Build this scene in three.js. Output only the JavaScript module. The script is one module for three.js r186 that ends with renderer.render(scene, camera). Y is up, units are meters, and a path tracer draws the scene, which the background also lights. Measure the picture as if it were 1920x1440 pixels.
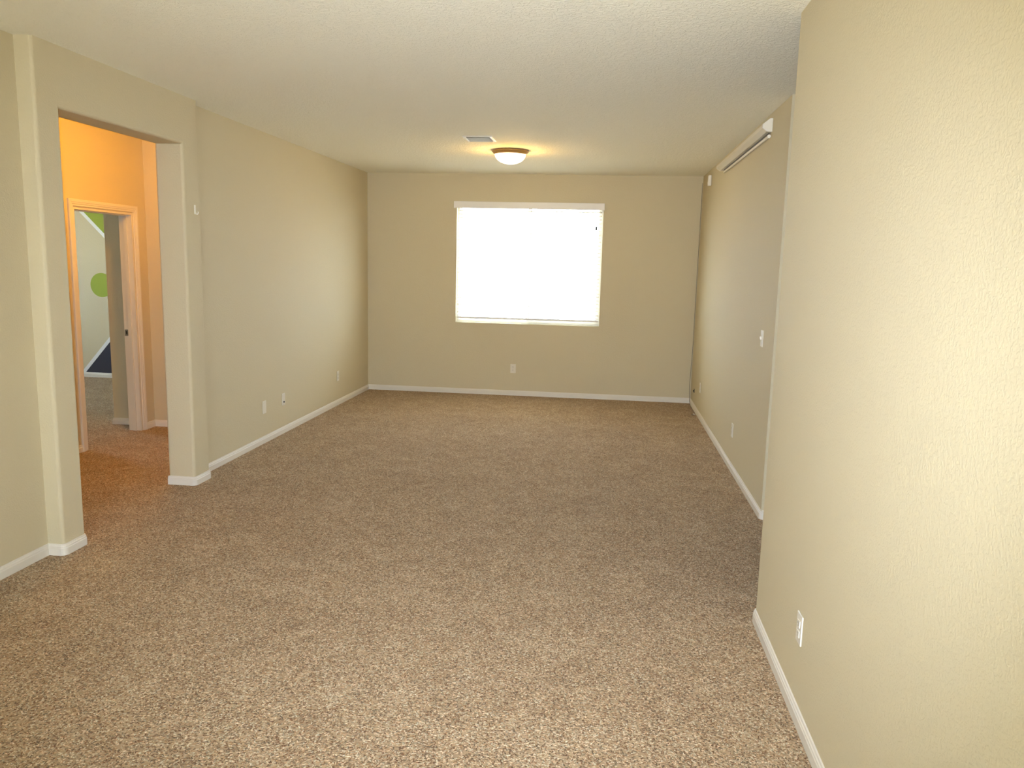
import * as THREE from 'three';
import { RoundedBoxGeometry } from 'three/addons/geometries/RoundedBoxGeometry.js';
import { mergeGeometries } from 'three/addons/utils/BufferGeometryUtils.js';
import { RectAreaLightUniformsLib } from 'three/addons/lights/RectAreaLightUniformsLib.js';

// ------------------------------------------------------------------ camera, sky, large lights, exposure
const scene = new THREE.Scene();
const camera = new THREE.PerspectiveCamera(2 * Math.atan(720 / 1465.667) * 180 / Math.PI, 1920 / 1440, 0.05, 100);
camera.rotation.set(-0.1531, 0.1157, 0.0244, 'YXZ');
camera.position.set(0, 1.6624, 0);
scene.add(camera);

const SKY = [11, 13.7, 16.8];                            // bright overcast sky, linear radiance
scene.background = new THREE.Color().setRGB(SKY[0] / 10, SKY[1] / 10, SKY[2] / 10);
scene.backgroundIntensity = 10;
const SUN = [92, 92, 80];
const REARLIGHT = [0.6, 0.6, 0.6], FLASH = [43, 48, 59], LAMP_FAR = [1.5, 0.9, 0.2], LAMP_HALL = [3.5, 1.66, 0.15];
const renderer = new THREE.WebGLRenderer({ antialias: true });
renderer.toneMapping = THREE.LinearToneMapping;
renderer.toneMappingExposure = 1.07;
renderer.shadowMap.enabled = true;

RectAreaLightUniformsLib.init();
const H = 2.74;                                    // ceiling height
const REAR = 1.35;                                 // inner face of the wall behind the photographer
const SLIDER = { x0: -1.25, x1: 0.1, y1: 2.03 };    // glass patio door in that wall
function tint(l, c) { const k = Math.max(...c, 1e-6); l.color.setRGB(c[0] / k, c[1] / k, c[2] / k); l.intensity = k; return l; }
{ // high sun from the right, over the roof; it lights the pavement outside
  const l = tint(new THREE.DirectionalLight(0xffffff, 1), SUN);
  l.position.set(14, 24, -2); l.target.position.set(0, 0, -4); l.castShadow = true;
  Object.assign(l.shadow.camera, { left: -25, right: 25, top: 25, bottom: -25, near: 1, far: 70 }); scene.add(l, l.target);
}
{ // daylight at the patio door
  const l = tint(new THREE.RectAreaLight(0xffffff, 1, SLIDER.x1 - SLIDER.x0 - 0.1, SLIDER.y1 - 0.1), REARLIGHT);
  const x = (SLIDER.x0 + SLIDER.x1) / 2, y = SLIDER.y1 / 2;
  l.position.set(x, y, REAR - 0.02); l.lookAt(x, y, -5); scene.add(l);
}
{ // the photographer's flash, beside the lens
  const l = tint(new THREE.SpotLight(0xffffff, 1, 0, 0.76, 0.8, 2), FLASH);
  l.position.set(-0.045, 1.69, -0.02); l.target.position.set(-1.17, 0.45, -9.5); l.shadow.radius = 1; l.castShadow = true; scene.add(l, l.target);
}

// ------------------------------------------------------------------ helpers
let seed = 12345;
const rnd = () => { seed = (seed * 1664525 + 1013904223) >>> 0; return seed / 4294967296; };
const used = {};
function numbered(n) { const k = used[n] = (used[n] ?? -1) + 1; return k ? n + '_' + String(k).padStart(3, '0') : n; }
function mesh(name, geo, m, parent) { const o = new THREE.Mesh(geo, m); o.name = parent ? name : numbered(name); (parent || scene).add(o); return o; }
function struct(name, geo, m) { const o = mesh(name, geo, m); o.userData.kind = 'structure'; return o; }
function structGroup(name, pos = [0, 0, 0]) { const o = new THREE.Group(); o.name = numbered(name); o.userData.kind = 'structure'; o.position.set(...pos); scene.add(o); return o; }
function thing(name, label, category, pos, turn = 0, group) {
  const o = new THREE.Group(); o.name = numbered(name); scene.add(o);
  o.position.set(...pos); o.rotation.y = turn; o.userData = { label, category };
  if (group) o.userData.group = group;
  return o;
}
function dup(root, pos, turn, label) {
  const r = root.clone(); r.name = numbered(root.name.replace(/_\d{3}$/, '')); r.userData = { ...root.userData, label };
  r.position.set(...pos); r.rotation.y = turn; scene.add(r); return r;
}
function boxUV(g) {                                  // uv in metres by the main direction of each face
  g = g.index ? g.toNonIndexed() : g;
  const p = g.attributes.position, uv = new Float32Array(p.count * 2), a = new THREE.Vector3(), b = new THREE.Vector3(), c = new THREE.Vector3();
  for (let i = 0; i < p.count; i += 3) {
    a.fromBufferAttribute(p, i); b.fromBufferAttribute(p, i + 1); c.fromBufferAttribute(p, i + 2);
    const n = b.clone().sub(a).cross(c.clone().sub(a)), nx = Math.abs(n.x), ny = Math.abs(n.y), nz = Math.abs(n.z);
    [a, b, c].forEach((v, k) => {
      const [s, t] = ny >= nx && ny >= nz ? [v.x, v.z] : nx >= nz ? [v.z, v.y] : [v.x, v.y];
      uv[(i + k) * 2] = s; uv[(i + k) * 2 + 1] = t;
    });
  }
  g.setAttribute('uv', new THREE.BufferAttribute(uv, 2));
  return g;
}
function box(x0, x1, y0, y1, z0, z1, r = 0, seg = 2) {
  const w = x1 - x0, h = y1 - y0, d = z1 - z0;
  const g = r ? new RoundedBoxGeometry(w, h, d, seg, r) : new THREE.BoxGeometry(w, h, d);
  g.translate((x0 + x1) / 2, (y0 + y1) / 2, (z0 + z1) / 2);
  return g;
}
const wallBox = (...a) => boxUV(box(...a));
// a flat wall with rectangular holes, outline in (u, y), extruded by t; map: 'x' -> runs along z at x0..x0+t, 'z' -> runs along x at z0..z0+t
function holedWall(axis, at, t, u0, u1, y0, y1, holes) {
  const out = [[u0, y0]];
  for (const [a, b, c, d] of holes) if (c <= y0) out.push([a, y0], [a, d], [b, d], [b, y0]);
  const s = new THREE.Shape([...out, [u1, y0], [u1, y1], [u0, y1]].map((p) => new THREE.Vector2(...p)));
  for (const [a, b, c, d] of holes) if (c > y0) s.holes.push(new THREE.Path([[a, c], [a, d], [b, d], [b, c]].map((p) => new THREE.Vector2(...p))));
  const g = new THREE.ExtrudeGeometry(s, { depth: t, bevelEnabled: false });
  if (axis === 'z') g.translate(0, 0, at);
  else { g.rotateY(-Math.PI / 2); g.translate(at + t, 0, 0); }    // u becomes z
  return boxUV(g);
}
// a closed profile [(out, up)] swept along a flat path with mitred corners; side +1 / -1 picks the side of the path that 'out' points to
function sweep(path, side, profile, map) {
  const P = path.map((p) => new THREE.Vector2(...p)), n = P.length, rows = [];
  for (let i = 0; i < n; i++) {
    const d0 = i ? P[i].clone().sub(P[i - 1]).normalize() : P[1].clone().sub(P[0]).normalize();
    const d1 = i < n - 1 ? P[i + 1].clone().sub(P[i]).normalize() : d0;
    const n0 = new THREE.Vector2(d0.y, -d0.x).multiplyScalar(side), n1 = new THREE.Vector2(d1.y, -d1.x).multiplyScalar(side);
    const m = n0.clone().add(n1); m.multiplyScalar(1 / Math.max(0.2, 1 + n0.dot(n1)));
    rows.push(profile.map(([o, h]) => map(P[i].x + m.x * o, P[i].y + m.y * o, h)));
  }
  const v = [], k = profile.length, tri = (a, b, c) => v.push(...a, ...b, ...c);
  for (let i = 0; i < n - 1; i++) for (let j = 0; j < k; j++) {
    const a = rows[i][j], b = rows[i][(j + 1) % k], c = rows[i + 1][(j + 1) % k], d = rows[i + 1][j];
    tri(a, b, c); tri(a, c, d);
  }
  const cap = THREE.ShapeUtils.triangulateShape(profile.map((p) => new THREE.Vector2(...p)), []);
  let ccw = THREE.ShapeUtils.area(profile.map((p) => new THREE.Vector2(...p))) > 0;
  for (const [a, b, c] of cap) {
    const q = ccw ? [a, c, b] : [a, b, c];
    // orientation of caps follows the side walls: checked below through the signed volume
    tri(rows[0][q[0]], rows[0][q[1]], rows[0][q[2]]); tri(rows[n - 1][q[0]], rows[n - 1][q[2]], rows[n - 1][q[1]]);
  }
  let vol = 0;
  for (let i = 0; i < v.length; i += 9) vol += v[i] * (v[i + 4] * v[i + 8] - v[i + 5] * v[i + 7]) - v[i + 1] * (v[i + 3] * v[i + 8] - v[i + 5] * v[i + 6]) + v[i + 2] * (v[i + 3] * v[i + 7] - v[i + 4] * v[i + 6]);
  if (vol < 0) for (let i = 0; i < v.length; i += 9) for (let j = 0; j < 3; j++) { const t = v[i + 3 + j]; v[i + 3 + j] = v[i + 6 + j]; v[i + 6 + j] = t; }
  const g = new THREE.BufferGeometry();
  g.setAttribute('position', new THREE.BufferAttribute(new Float32Array(v), 3));
  g.computeVertexNormals();
  return boxUV(g);
}
function rounded(path, corners, r, n = 5) {          // replaces the listed corners of an open path by arcs
  const out = [];
  path.forEach((p, i) => {
    if (!corners.includes(i)) { out.push(p); return; }
    const P = new THREE.Vector2(...p), a = new THREE.Vector2(...path[i - 1]).sub(P).normalize(), b = new THREE.Vector2(...path[i + 1]).sub(P).normalize();
    const s = P.clone().addScaledVector(a, r), e = P.clone().addScaledVector(b, r), c = s.clone().addScaledVector(b, r);
    for (let k = 0; k <= n; k++) { const t = k / n * Math.PI / 2; out.push([c.x - b.x * r * Math.cos(t) - a.x * r * Math.sin(t), c.y - b.y * r * Math.cos(t) - a.y * r * Math.sin(t)]); }
  });
  return out;
}

// ------------------------------------------------------------------ textures: relief of the plaster, fibres of the carpet
function dataTex(n, fill, srgb) {
  const d = new Uint8Array(n * n * 4); fill(d, n);
  const t = new THREE.DataTexture(d, n, n, THREE.RGBAFormat);
  t.wrapS = t.wrapT = THREE.RepeatWrapping; t.magFilter = THREE.LinearFilter; t.minFilter = THREE.LinearMipmapLinearFilter; t.generateMipmaps = true; t.anisotropy = 8;
  if (srgb) t.colorSpace = THREE.SRGBColorSpace;
  t.needsUpdate = true; return t;
}
function lattice(p, s) {                             // smooth value noise that tiles, p cells across
  const a = new Float32Array(p * p); let q = s >>> 0;
  for (let i = 0; i < a.length; i++) { q = (q * 1664525 + 1013904223) >>> 0; a[i] = q / 4294967296; }
  return (u, v) => {
    u *= p; v *= p; const x = Math.floor(u), y = Math.floor(v); let fx = u - x, fy = v - y; fx = fx * fx * (3 - 2 * fx); fy = fy * fy * (3 - 2 * fy);
    const x0 = ((x % p) + p) % p, x1 = (x0 + 1) % p, y0 = ((y % p) + p) % p, y1 = (y0 + 1) % p;
    return (a[y0 * p + x0] * (1 - fx) + a[y0 * p + x1] * fx) * (1 - fy) + (a[y1 * p + x0] * (1 - fx) + a[y1 * p + x1] * fx) * fy;
  };
}
function reliefTex(n, layers, gain, lo, hi) {
  const L = layers.map(([p, w], i) => [lattice(p, 77 + i * 131), w]);
  return dataTex(n, (d) => {
    for (let y = 0; y < n; y++) for (let x = 0; x < n; x++) {
      let v = 0; for (const [f, w] of L) v += (f(x / n, y / n) - 0.5) * w;
      v = 0.5 + v * gain; v = Math.min(1, Math.max(0, (v - lo) / (hi - lo)));
      const k = (y * n + x) * 4; d[k] = d[k + 1] = d[k + 2] = v * 255; d[k + 3] = 255;
    }
  });
}
const peel = reliefTex(1024, [[170, 1], [330, 0.7], [90, 0.5]], 1.1, 0.35, 0.75);         // orange peel, tile 1.0 m
const knock = reliefTex(1024, [[90, 1], [190, 0.9], [380, 0.6]], 1.0, 0.35, 0.68);        // textured ceiling, tile 1.3 m
peel.repeat.set(1 / 1.0, 1 / 1.0); knock.repeat.set(1 / 1.3, 1 / 1.3);
const CT = 2.4;                                       // carpet tile, metres
const CN = 2048, tuft = new Float32Array(CN * CN), tone = new Float32Array(CN * CN), warm = new Float32Array(CN * CN);
{ // cut pile: short curled tufts of mixed yarn laid over each other
  const low = lattice(14, 8), mid = lattice(40, 91);
  for (let i = 0; i < 150000; i++) {
    let x = rnd() * CN, y = rnd() * CN, a = rnd() * 6.283;
    const r = rnd(), t = r < 0.2 ? -1 : r < 0.42 ? -0.5 : r < 0.66 ? 0.05 : r < 0.86 ? 0.55 : 1, w = (rnd() - 0.5) * 2, h = 0.4 + 0.6 * rnd(), bend = (rnd() - 0.5) * 0.7, len = 4 + Math.floor(rnd() * 5);
    for (let k = 0; k < len; k++) {
      const hh = h * (1 - 0.5 * Math.abs(k / (len - 1) - 0.5));
      for (let dy = -1; dy <= 1; dy++) for (let dx = -1; dx <= 1; dx++) {
        const at = ((Math.round(y) + dy + CN) % CN) * CN + ((Math.round(x) + dx + CN) % CN), v = hh - (dx || dy ? 0.18 : 0);
        if (v >= tuft[at] || rnd() < 0.08) { tuft[at] = Math.max(tuft[at], v); tone[at] = t; warm[at] = w; }
      }
      x += Math.cos(a) * 1.1; y += Math.sin(a) * 1.1; a += bend;
    }
  }
  for (let i = 0; i < CN * CN; i++) tone[i] += 0.16 * (low((i % CN) / CN, Math.floor(i / CN) / CN) - 0.5) + 0.22 * (mid((i % CN) / CN, Math.floor(i / CN) / CN) - 0.5);
}
const carpetMap = dataTex(CN, (d, n) => {
  for (let i = 0; i < n * n; i++) {
    const t = tone[i], k = i * 4, mix = (a, b, c) => t < 0 ? b + (b - a) * Math.max(-1, t) : b + (c - b) * Math.min(1, t);
    d[k] = mix(112, 172, 224) + warm[i] * 8; d[k + 1] = mix(86, 145, 203) - warm[i] * 4; d[k + 2] = mix(60, 111, 170) - warm[i] * 9; d[k + 3] = 255;
  }
}, true);
const carpetBump = dataTex(CN, (d, n) => { for (let i = 0; i < n * n; i++) { d[i * 4] = d[i * 4 + 1] = d[i * 4 + 2] = Math.min(1, tuft[i]) * 255; d[i * 4 + 3] = 255; } });
carpetMap.repeat.set(1 / CT, 1 / CT); carpetBump.repeat.set(1 / CT, 1 / CT);

// ------------------------------------------------------------------ materials
const std = (r, g, b, o = {}) => new THREE.MeshStandardMaterial({ color: new THREE.Color().setRGB(r, g, b), roughness: 0.8, ...o });
const M = {
  wall: std(0.62, 0.53, 0.335, { roughness: 0.75, bumpMap: peel, bumpScale: 0.0004 }),
  ceiling: std(0.93, 0.885, 0.72, { roughness: 0.9, bumpMap: knock, bumpScale: 0.0016 }),
  carpet: std(1, 1, 1, { map: carpetMap, roughness: 1, bumpMap: carpetBump, bumpScale: 0.004 }),
  trim: std(0.75, 0.69, 0.575, { roughness: 0.45 }),
  plate: std(0.76, 0.70, 0.575, { roughness: 0.45 }),
  vent: std(0.84, 0.79, 0.66, { roughness: 0.45 }),
  slot: std(0.05, 0.045, 0.04, { roughness: 0.6 }),
  dark: std(0.025, 0.022, 0.02, { roughness: 0.5 }),
  vinyl: std(0.84, 0.80, 0.68, { roughness: 0.4 }),
  blind: std(0.82, 0.78, 0.70, { roughness: 0.45 }),
  cord: std(0.6, 0.58, 0.52, { roughness: 0.8 }),
  metal: std(0.55, 0.52, 0.47, { roughness: 0.35, metalness: 1 }),
  bronze: std(0.58, 0.34, 0.11, { roughness: 0.32, metalness: 0.6 }),
  screenCase: std(0.74, 0.68, 0.54, { roughness: 0.5 }),
  cable: std(0.19, 0.16, 0.11, { roughness: 0.6 }),
  green: std(0.31, 0.37, 0.025, { roughness: 0.7 }),
  navy: std(0.035, 0.033, 0.045, { roughness: 0.7 }),
  stripe: std(0.82, 0.81, 0.76, { roughness: 0.6 }),
  pad: std(0.42, 0.41, 0.38, { roughness: 0.95 }),
  glass: new THREE.MeshPhysicalMaterial({ color: 0xffffff, roughness: 0, transmission: 1, thickness: 0, ior: 1.5 }),
  mesh: new THREE.MeshStandardMaterial({ color: new THREE.Color().setRGB(0.12, 0.12, 0.12), roughness: 0.9, transparent: true, opacity: 0.35, side: THREE.DoubleSide }),
  bowl: new THREE.MeshStandardMaterial({ color: new THREE.Color().setRGB(0.9, 0.86, 0.76), roughness: 0.4, emissive: new THREE.Color().setRGB(1.0, 0.80, 0.50), emissiveIntensity: 3 }),
};

// ------------------------------------------------------------------ the setting
const XL = -3.018, XR = 1.099, D = -9.763, XB = 0.773, ZB = -3.65, ZC = -5.235;   // left wall, right wall, back wall, near right wall and its end, end of the right wall
const XP = -2.923, XK = -3.128;                      // faces of the passage wall
const ZP1 = -3.826, ZO1 = -4.012, ZO2 = -5.2325, ZP2 = -5.45, HDR = 2.418;
const XH = -4.338, XHB = -4.462, ZE = -7.06;         // hall wall with the door, its bedroom side, end of the hall
const BR = 0.02;                                     // bullnose radius
struct('floor', wallBox(-8.4, 3.2, -0.2, 0, D - 0.16, REAR + 0.16), M.carpet);
struct('ceiling', wallBox(-8.4, 3.2, H, H + 0.2, D - 0.16, REAR + 0.16), M.ceiling);
const WIN = { x0: -1.875, x1: -0.066, y0: 0.911, y1: 2.385 };
struct('wall_back', holedWall('z', D - 0.16, 0.16, XL - 0.11, 3.2, 0, H, [[WIN.x0, WIN.x1, WIN.y0, WIN.y1]]), M.wall);
struct('wall_left', wallBox(XK, XL, 0, H, D, ZP2 + 0.03), M.wall);
struct('wall_left', wallBox(XK, XL, 0, H, ZP1 - 0.03, REAR), M.wall);
{ // the thicker wall round the open passage, all its edges rounded
  const s = new THREE.Shape([[ZP2, -0.05], [ZO2, -0.05], [ZO2, HDR], [ZO1, HDR], [ZO1, -0.05], [ZP1, -0.05], [ZP1, H + 0.05], [ZP2, H + 0.05]].map((p) => new THREE.Vector2(-p[0], p[1])).reverse());
  const g = new THREE.ExtrudeGeometry(s, { depth: XP - XK - 2 * BR, bevelEnabled: true, bevelThickness: BR, bevelSize: BR, bevelOffset: -BR, bevelSegments: 5 });
  g.rotateY(Math.PI / 2); g.translate(XK + BR, 0, 0);
  struct('wall_passage', boxUV(g), M.wall);
}
struct('wall_right', wallBox(XR, XR + 0.12, 0, H, D, ZC, 0), M.wall);
{ // near right wall with a rounded end
  const s = new THREE.Shape(rounded([[XB, REAR], [XB, ZB], [XB + 0.13, ZB], [XB + 0.13, REAR]], [1, 2], 0.025).map((p) => new THREE.Vector2(p[0], -p[1])));
  const g = new THREE.ExtrudeGeometry(s, { depth: H, bevelEnabled: false, curveSegments: 6 });
  g.rotateX(-Math.PI / 2);
  struct('wall_right_near', boxUV(g), M.wall);
}
struct('wall_side_room', wallBox(3.04, 3.2, 0, H, D, REAR), M.wall);
struct('wall_rear', holedWall('z', REAR, 0.16, XK, 3.2, 0, H, [[SLIDER.x0, SLIDER.x1, 0.0, SLIDER.y1]]), M.wall);
// hall and bedroom
const DO = { z0: -6.85, z1: -6.035, y1: 2.033 };      // door opening
struct('wall_hall', holedWall('x', XHB, XH - XHB, ZE, -3.0, 0, H, [[DO.z0, DO.z1, 0, DO.y1]]), M.wall);
struct('wall_hall_end', wallBox(-4.765, XK, 0, H, ZE - 0.12, ZE), M.wall);
struct('wall_hall_near', wallBox(XHB, XK, 0, H, -3.0, -2.88), M.wall);
const BL = -8.2;
struct('wall_bedroom_back', wallBox(BL, -3.128, 0, H, D - 0.16, D), M.wall);
struct('wall_bedroom_closet', wallBox(-4.765, -4.645, 0, H, D, ZE - 0.12), M.wall);
struct('wall_bedroom_left', holedWall('x', BL - 0.16, 0.16, D, -4.4, 0, H, [[-8.7, -7.5, 0.9, 2.3]]), M.wall);
struct('wall_bedroom_near', wallBox(BL, XHB, 0, H, -4.4, -4.24), M.wall);
struct('pavement', boxUV(box(-20, 16, -0.4, -0.25, D - 14, REAR + 14)), M.pad);

// painted bands on the bedroom wall
{
  const wall = scene.children.find((o) => o.name === 'wall_bedroom_back');
  const flat = (name, pts, m, z) => { const g = new THREE.ExtrudeGeometry(new THREE.Shape(pts.map((p) => new THREE.Vector2(...p))), { depth: z, bevelEnabled: false }); g.translate(0, 0, D); return mesh(name, g, m, wall); };
  flat('green_paint', [[-7.42, H], [-5.93, 1.25], [-4.8, 1.25], [-4.8, H]], M.green, 0.001);
  flat('navy_paint', [[-7.03, 0], [-5.93, 1.25], [-4.8, 1.25], [-4.8, 0]], M.navy, 0.001);
  flat('white_stripe', [[-7.47, H], [-5.98, 1.25], [-5.92, 1.25], [-7.41, H]], M.stripe, 0.002);
  flat('white_stripe', [[-7.08, 0], [-5.98, 1.25], [-5.92, 1.25], [-7.02, 0]], M.stripe, 0.002);
  const c = new THREE.CylinderGeometry(0.16, 0.16, 0.001, 48); c.rotateX(Math.PI / 2); c.translate(-6.665, 1.245, D + 0.0005);
  mesh('green_circle', c, M.green, wall);
}

// baseboards
const onFloor = (x, z, h) => [x, h, z];
const BB = [[0, 0], [0.013, 0], [0.013, 0.040], [0.0105, 0.044], [0.0105, 0.051], [0.007, 0.055], [0.0055, 0.062], [0, 0.064]];
function baseboard(name, path, side, corners = []) { return struct(name, sweep(rounded(path, corners, BR), side, BB, onFloor), M.trim); }
baseboard('baseboard_left', [[XL, REAR], [XL, ZP1], [XP, ZP1], [XP, ZO1], [XK, ZO1]], -1, [2, 3]);
baseboard('baseboard_left', [[XK, ZO2], [XP, ZO2], [XP, ZP2], [XL, ZP2], [XL, D]], -1, [1, 2]);
baseboard('baseboard_back', [[XL, D], [XR, D]], -1);
baseboard('baseboard_right', [[XR, D], [XR, ZC], [XR + 0.12, ZC]], -1, [1]);
baseboard('baseboard_right_near', [[XB + 0.13, ZB + 0.3], [XB + 0.13, ZB], [XB, ZB], [XB, REAR]], -1, [1, 2]);
baseboard('baseboard_hall', [[XH, -6.913], [XH, ZE], [XK, ZE]], -1);
baseboard('baseboard_hall', [[XH, -3.0], [XH, -5.972]], -1);
baseboard('baseboard_bedroom', [[XHB, ZE], [-4.765, ZE], [-4.765, D]], 1);
baseboard('baseboard_bedroom', [[BL, D], [-4.765, D]], -1);

// ------------------------------------------------------------------ bedroom door frame
{
  const d = structGroup('door_1');
  const flip = (z, y, h) => [XH + h, y, z];
  const CP = [[0.006, 0], [0.006, 0.008], [0.010, 0.011], [0.022, 0.011], [0.026, 0.015], [0.036, 0.015], [0.040, 0.018], [0.058, 0.018], [0.063, 0.014], [0.063, 0]];
  mesh('casing', sweep([[DO.z1, 0], [DO.z1, DO.y1], [DO.z0, DO.y1], [DO.z0, 0]], 1, CP, flip), M.trim, d);
  const back = (z, y, h) => [XHB - h, y, z];
  mesh('casing', sweep([[DO.z1, 0], [DO.z1, DO.y1], [DO.z0, DO.y1], [DO.z0, 0]], 1, CP, back), M.trim, d);
  const j = 0.018;
  mesh('jamb', mergeGeometries([box(XHB, XH, 0, DO.y1, DO.z0, DO.z0 + j), box(XHB, XH, 0, DO.y1, DO.z1 - j, DO.z1), box(XHB, XH, DO.y1 - j, DO.y1, DO.z0 + j, DO.z1 - j)]), M.trim, d);
  mesh('door_stop', mergeGeometries([box(XHB + 0.045, XHB + 0.08, 0, DO.y1 - j, DO.z0 + j, DO.z0 + j + 0.01), box(XHB + 0.045, XHB + 0.08, 0, DO.y1 - j, DO.z1 - j - 0.01, DO.z1 - j), box(XHB + 0.045, XHB + 0.08, DO.y1 - j - 0.01, DO.y1 - j, DO.z0 + j + 0.01, DO.z1 - j - 0.01)]), M.trim, d);
  const sp = mesh('strike_plate', box(XHB + 0.006, XHB + 0.04, 0.905, 0.965, DO.z0 + j, DO.z0 + j + 0.003, 0.001, 1), M.metal, d);
  mesh('latch_hole', box(XHB + 0.017, XHB + 0.031, 0.922, 0.948, DO.z0 + j + 0.002, DO.z0 + j + 0.0035), M.slot, sp);
}

// ------------------------------------------------------------------ back window: vinyl slider in a plaster reveal
function sliderWindow(name, w, h, depth, screen) {    // outer frame, two sashes, panes; origin at the lower left corner, facing +z
  const g = structGroup(name);
  const f = 0.03;
  mesh('window_frame', mergeGeometries([box(0, w, 0, f, 0, depth, 0.004, 1), box(0, w, h - f, h, 0, depth, 0.004, 1), box(0, f, f, h - f, 0, depth, 0.004, 1), box(w - f, w, f, h - f, 0, depth, 0.004, 1)]), M.vinyl, g);
  for (const [a, b, z] of [[f, w / 2 + 0.02, 0.012], [w / 2 - 0.02, w - f, 0.042]]) {
    const t = 0.022, s = mesh('sash', mergeGeometries([box(a, b, f, f + t, z, z + 0.028), box(a, b, h - f - t, h - f, z, z + 0.028), box(a, a + t, f + t, h - f - t, z, z + 0.028), box(b - t, b, f + t, h - f - t, z, z + 0.028)]), M.vinyl, g);
    mesh('pane', new THREE.PlaneGeometry(b - a - 2 * t, h - 2 * f - 2 * t).translate((a + b) / 2, h / 2, z + 0.014), M.glass, s);
  }
  if (screen) mesh('insect_screen', new THREE.PlaneGeometry(w / 2 - f, h - 2 * f).translate(w * 0.75 - f / 2, h / 2, 0.006), M.mesh, g);
  return g;
}
{
  const w = sliderWindow('window_1', WIN.x1 - WIN.x0, WIN.y1 - WIN.y0, 0.075, true); w.position.set(WIN.x0, WIN.y0, D - 0.15);
  const b = sliderWindow('window_2', 1.2, 1.4, 0.075, false); b.position.set(BL - 0.15, 0.9, -7.5); b.rotation.y = Math.PI / 2;
  const p = sliderWindow('window_3', SLIDER.x1 - SLIDER.x0, SLIDER.y1, 0.09, false); p.position.set(SLIDER.x1, 0, REAR + 0.14); p.rotation.y = Math.PI;
}

// ------------------------------------------------------------------ things
{ // venetian blind
  const x0 = WIN.x0 + 0.012, x1 = WIN.x1 - 0.012, zc = D - 0.032;
  const t = thing('window_blind', 'white venetian blind with open slats and a wide valance over the bright back window', 'blind', [0, 0, 0]);
  mesh('headrail', box(x0, x1, 2.33, 2.38, zc - 0.028, zc + 0.028, 0.003, 1), M.blind, t);
  const v = mesh('valance', box(-1.905, -0.054, 2.322, 2.404, D + 0.045, D + 0.057, 0.004, 2), M.blind, t);
  mesh('valance_return', box(-1.905, -1.893, 2.322, 2.404, D, D + 0.046), M.blind, v);
  mesh('valance_return', box(-0.066, -0.054, 2.322, 2.404, D, D + 0.046), M.blind, v);
  const slatShape = new THREE.Shape();
  const sw = 0.05, sag = 0.003;
  for (let k = 0; k <= 6; k++) { const u = -1 + k / 3; k ? slatShape.lineTo(u * sw / 2, sag * (1 - u * u)) : slatShape.moveTo(u * sw / 2, 0); }
  for (let k = 6; k >= 0; k--) { const u = -1 + k / 3; slatShape.lineTo(u * sw / 2, sag * (1 - u * u) - 0.0028); }
  const slat = new THREE.ExtrudeGeometry(slatShape, { depth: x1 - x0 - 0.006, bevelEnabled: false }); slat.rotateY(Math.PI / 2); slat.translate(x0 + 0.003, 0, 0);
  const N = 30, top = 2.3, bot = 1.012;
  for (let i = 0; i < N; i++) { const s = mesh('slat', slat, M.blind, t); s.position.set(0, top + (bot - top) * i / (N - 1), zc); s.rotation.x = 0.30; s.rotation.z = 0.0022 * (i / N); }
  mesh('bottom_rail', box(x0, x1, -0.011, 0.011, -0.025, 0.025, 0.004, 2), M.blind, t).position.set(0, 0.974, zc);
  t.children.at(-1).rotation.z = 0.001;
  for (const x of [-1.70, -0.945, -0.2]) {
    const c = [];
    for (const dz of [-0.027, 0.027]) c.push(box(x - 0.0012, x + 0.0012, 0.98, 2.34, zc + dz - 0.0012, zc + dz + 0.0012));
    mesh('ladder_cord', mergeGeometries(c), M.cord, t);
  }
  const pc = mesh('pull_cord', new THREE.CylinderGeometry(0.0014, 0.0014, 0.24, 6).translate(-0.146, 2.235, D + 0.02), M.cord, t);
  mesh('tassel', new THREE.LatheGeometry([[0, 0.05], [0.004, 0.048], [0.008, 0.03], [0.012, 0.004], [0.010, 0], [0, 0]].map((p) => new THREE.Vector2(...p)), 12).translate(-0.146, 2.085, D + 0.02), M.slot, pc);
}
function flushLight(label, pos, power, bowl = M.bowl) {
  const t = thing('ceiling_light', label, 'ceiling light', pos);
  const lathe = (pts, n = 48) => new THREE.LatheGeometry(pts.map((p) => new THREE.Vector2(...p)), n);
  mesh('pan', lathe([[0, 0], [0.160, 0], [0.172, -0.004], [0.178, -0.009], [0.178, -0.014], [0.172, -0.018], [0.166, -0.028], [0.156, -0.040], [0.148, -0.040], [0.150, -0.030], [0.10, -0.016], [0, -0.016]].reverse()), M.bronze, t);
  const prof = []; for (let k = 0; k <= 14; k++) { const a = k / 14 * Math.PI / 2; prof.push([k === 14 ? 0 : 0.150 * Math.cos(a), -0.038 - 0.092 * Math.sin(a)]); }
  mesh('glass_bowl', lathe(prof.reverse()), M.bowl, t);
  const l = tint(new THREE.PointLight(0xffffff, 1, 0, 2), power); l.position.set(0, -0.10, 0); l.shadow.radius = 5; t.add(l);
  return t;
}
const LAMP = flushLight('lit flush ceiling light with frosted glass bowl and bronze pan before the back window', [-0.972, H, -7.75], LAMP_FAR);
flushLight('lit flush ceiling light in the hallway behind the passage opening', [-3.42, H, -5.88], LAMP_HALL);
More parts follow.
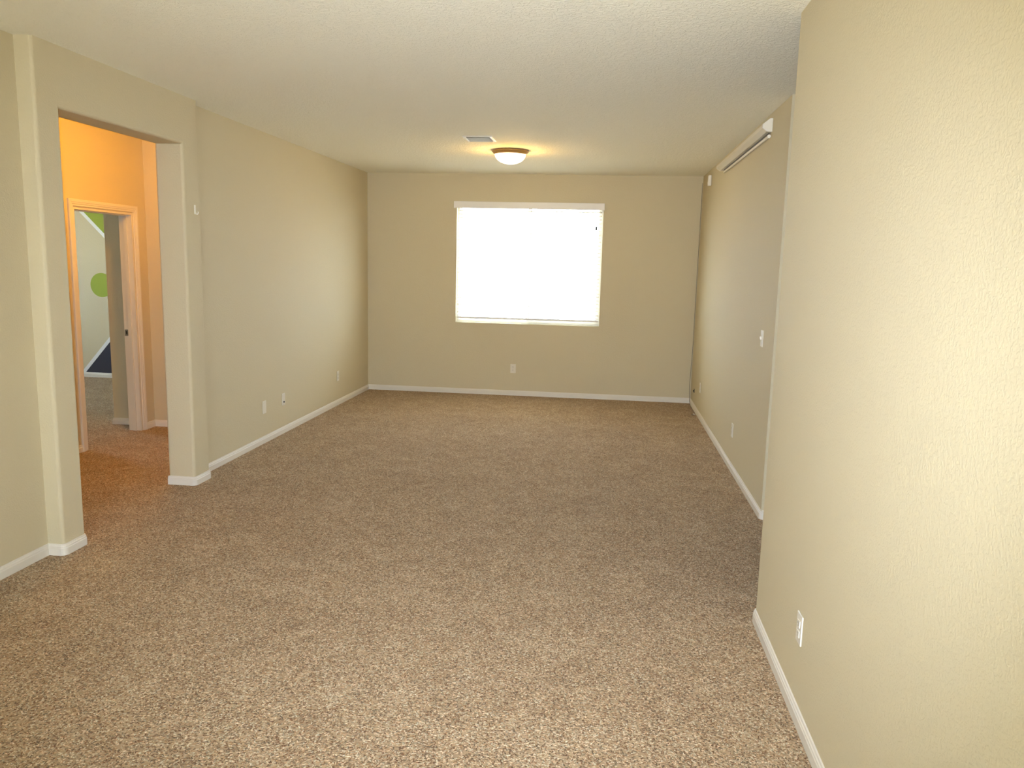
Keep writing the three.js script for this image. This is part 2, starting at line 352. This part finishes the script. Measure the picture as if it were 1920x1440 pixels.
{ // ceiling register
  const t = thing('air_vent', 'white metal air vent in the ceiling beside the lit ceiling light', 'air vent', [-1.155, H, -7.03]);
  const w = 0.13, d = 0.14, f = 0.028;
  const fr = (x, z) => new THREE.Vector2(x, z);
  const s = new THREE.Shape([fr(-w, -d), fr(w, -d), fr(w, d), fr(-w, d)]); s.holes.push(new THREE.Path([fr(-w + f, -d + f), fr(-w + f, d - f), fr(w - f, d - f), fr(w - f, -d + f)]));
  const g = new THREE.ExtrudeGeometry(s, { depth: 0.004, bevelEnabled: true, bevelThickness: 0.004, bevelSize: 0.004, bevelOffset: -0.004, bevelSegments: 2 }); g.rotateX(Math.PI / 2); 
  mesh('frame', g, M.vent, t);
  mesh('duct', box(-w + f, w - f, -0.0015, -0.0005, -d + f, d - f), M.slot, t);
  for (let k = 0; k < 9; k++) { const o = mesh('louver', box(-w + f, w - f, -0.001, 0.001, -0.013, 0.013), M.vent, t); o.position.set(0, -0.008, -d + f + 0.012 + k * (2 * d - 2 * f - 0.024) / 8); o.rotation.x = 0.45; }
}
{ // projection screen
  const L = 2.30, t = thing('projection_screen', 'rolled up projection screen in a long beige case high on the right wall', 'projection screen', [XR, 2.652, -5.79]);
  const hex = [[0, 0.043], [-0.018, 0.043], [-0.066, 0.005], [-0.066, -0.020], [-0.034, -0.043], [0, -0.043]];
  const ex = (pts, z0, len, bevel) => { const g = new THREE.ExtrudeGeometry(new THREE.Shape(pts.map((p) => new THREE.Vector2(...p))), { depth: len, bevelEnabled: !!bevel, bevelThickness: 0.002, bevelSize: 0.002, bevelOffset: -0.002, bevelSegments: 1 }); g.translate(0, 0, z0); return g; };
  mesh('case', ex(hex, -L, L - 0.012), M.screenCase, t);
  const cap = hex.map(([x, y]) => [x * 1.04, y * 1.05]);
  mesh('end_cap', ex(cap, -0.012, 0.012, true), M.plate, t);
  mesh('end_cap', ex(cap, -L - 0.014, 0.012, true), M.plate, t);
  mesh('fabric', box(-0.0125, -0.0115, -0.066, -0.043, -L + 0.1, -0.06), M.slot, t);
  const bar = mesh('weight_bar', new THREE.CylinderGeometry(0.0105, 0.0105, 2.10, 16).rotateX(Math.PI / 2).translate(-0.0125, -0.070, -0.05 - 1.05), M.screenCase, t);
  mesh('bar_cap', new THREE.CylinderGeometry(0.012, 0.0125, 0.014, 16).rotateX(Math.PI / 2).translate(-0.0125, -0.070, -0.045), M.vent, bar);
}
{ // small white box near the corner
  const t = thing('wall_sensor', 'small white plastic sensor box high on the right wall by the far corner', 'sensor', [XR, 2.612, -9.02]);
  mesh('housing', box(-0.035, 0, -0.058, 0.058, -0.03, 0.03, 0.008, 3), M.vent, t);
  mesh('lens', box(-0.0375, -0.034, -0.04, -0.012, -0.016, 0.016, 0.0015, 2), M.vinyl, t);
}
{ // hook on the passage wall
  const t = thing('wall_hook', 'small white utility hook on the pillar face right of the passage opening', 'hook', [XP, 1.985, -5.365]);
  mesh('base_plate', box(0, 0.006, -0.032, 0.032, -0.009, 0.009, 0.003, 2), M.vent, t);
  mesh('hook_arm', new THREE.TubeGeometry(new THREE.CatmullRomCurve3([[0.005, -0.016, 0], [0.012, -0.030, 0], [0.022, -0.031, 0], [0.027, -0.022, 0], [0.027, -0.014, 0]].map((p) => new THREE.Vector3(...p))), 16, 0.004, 8), M.vent, t);
}
// wall plates: faces +z in their own frame
function plateBase(name, label, category, pos, turn, group) {
  const t = thing(name, label, category, pos, turn, group);
  mesh('cover_plate', box(-0.035, 0.035, -0.0575, 0.0575, 0, 0.006, 0.0028, 3), M.plate, t);
  return t;
}
function outlet(label, pos, turn) {
  const t = plateBase('outlet', label, 'outlet', pos, turn);
  for (const y of [-0.0195, 0.0195]) {
    const r = mesh('receptacle', box(-0.0165, 0.0165, y - 0.0135, y + 0.0135, 0.004, 0.009, 0.003, 2), M.plate, t);
    for (const x of [-0.0063, 0.0063]) mesh('slot', box(x - 0.0012, x + 0.0012, y - 0.001, y + 0.007, 0.0085, 0.0093), M.slot, r);
    mesh('ground_hole', new THREE.CylinderGeometry(0.0024, 0.0024, 0.0008, 10).rotateX(Math.PI / 2).translate(0, y - 0.0075, 0.009), M.slot, r);
  }
  mesh('screw', new THREE.SphereGeometry(0.0035, 10, 6).scale(1, 1, 0.45).translate(0, 0, 0.006), M.metal, t);
  return t;
}
const EAST = Math.PI / 2, WEST = -Math.PI / 2;        // facing +x, facing -x
const o1 = outlet('white outlet under the back window', [-1.126, 0.345, D], 0);
dup(o1, [XL, 0.335, -8.594], EAST, 'white outlet low on the left wall, nearest the back corner');
dup(o1, [XR, 0.33, -6.567], WEST, 'white outlet low on the right wall below the light switch');
dup(o1, [XB, 0.343, -2.855], WEST, 'white outlet low on the bright near right wall, largest in view');
dup(o1, [XR, 0.335, -8.85], WEST, 'white outlet low on the right wall, close to the far corner cable');
{
  const b = plateBase('blank_plate', 'plain white blank wall plate low on the left wall, nearest the passage', 'wall plate', [XL, 0.326, -6.629], EAST);
  for (const y of [-0.042, 0.042]) mesh('screw', new THREE.SphereGeometry(0.0032, 10, 6).scale(1, 1, 0.45).translate(0, y, 0.006), M.plate, b);
  const c = plateBase('jack_plate', 'white wall plate with a dark jack in its lower half, on the left wall', 'wall plate', [XL, 0.326, -7.055], EAST);
  mesh('jack', box(-0.009, 0.009, -0.033, -0.017, 0.004, 0.012, 0.002, 1), M.dark, c);
  for (const y of [-0.048, 0.048]) mesh('screw', new THREE.SphereGeometry(0.0032, 10, 6).scale(1, 1, 0.45).translate(0, y, 0.006), M.plate, c);
  const s = plateBase('light_switch', 'white light switch at shoulder height on the right wall', 'light switch', [XR, 1.186, -5.611], WEST);
  const tg = mesh('toggle', box(-0.005, 0.005, -0.006, 0.016, 0.004, 0.018, 0.002, 2), M.plate, s); tg.rotation.x = 0.15;
  for (const y of [-0.03, 0.03]) mesh('screw', new THREE.SphereGeometry(0.0032, 10, 6).scale(1, 1, 0.45).translate(0, y, 0.006), M.plate, s);
  const j = thing('cable_socket', 'small black cable socket low on the right wall by the far corner', 'socket', [XR, 0.212, -9.40], WEST);
  mesh('flange', box(-0.015, 0.015, -0.024, 0.024, 0, 0.006, 0.003, 2), M.dark, j);
  mesh('barrel', new THREE.CylinderGeometry(0.009, 0.010, 0.012, 14).rotateX(Math.PI / 2).translate(0, 0, 0.010), M.dark, j);
}
{ // thin cable down the far right corner, its end loose on the carpet
  const pts = [[1.090, 2.66, -9.752], [1.089, 1.6, -9.753], [1.088, 0.6, -9.752], [1.080, 0.36, -9.750], [1.076, 0.2, -9.748], [1.082, 0.09, -9.745], [1.080, 0.05, -9.70], [1.074, 0.008, -9.5], [1.068, 0.006, -9.1], [1.055, 0.006, -8.92], [1.03, 0.007, -8.90], [1.035, 0.009, -8.97], [1.052, 0.012, -8.95]].map((p) => new THREE.Vector3(...p));
  const t = thing('cable', 'thin dark cable running down the far right corner to a loose end on the carpet', 'cable', [0, 0, 0]);
  mesh('cord', new THREE.TubeGeometry(new THREE.CatmullRomCurve3(pts, false, 'centripetal'), 220, 0.0027, 6), M.cable, t);
  mesh('connector', new THREE.CylinderGeometry(0.005, 0.006, 0.03, 12).rotateX(Math.PI / 2).rotateY(0.6).translate(1.058, 0.013, -8.945), M.plate, t);
}

scene.traverse((o) => { if (o.isMesh) { o.castShadow = true; o.receiveShadow = true; } else if (o.isPointLight) o.castShadow = true; });
renderer.render(scene, camera);
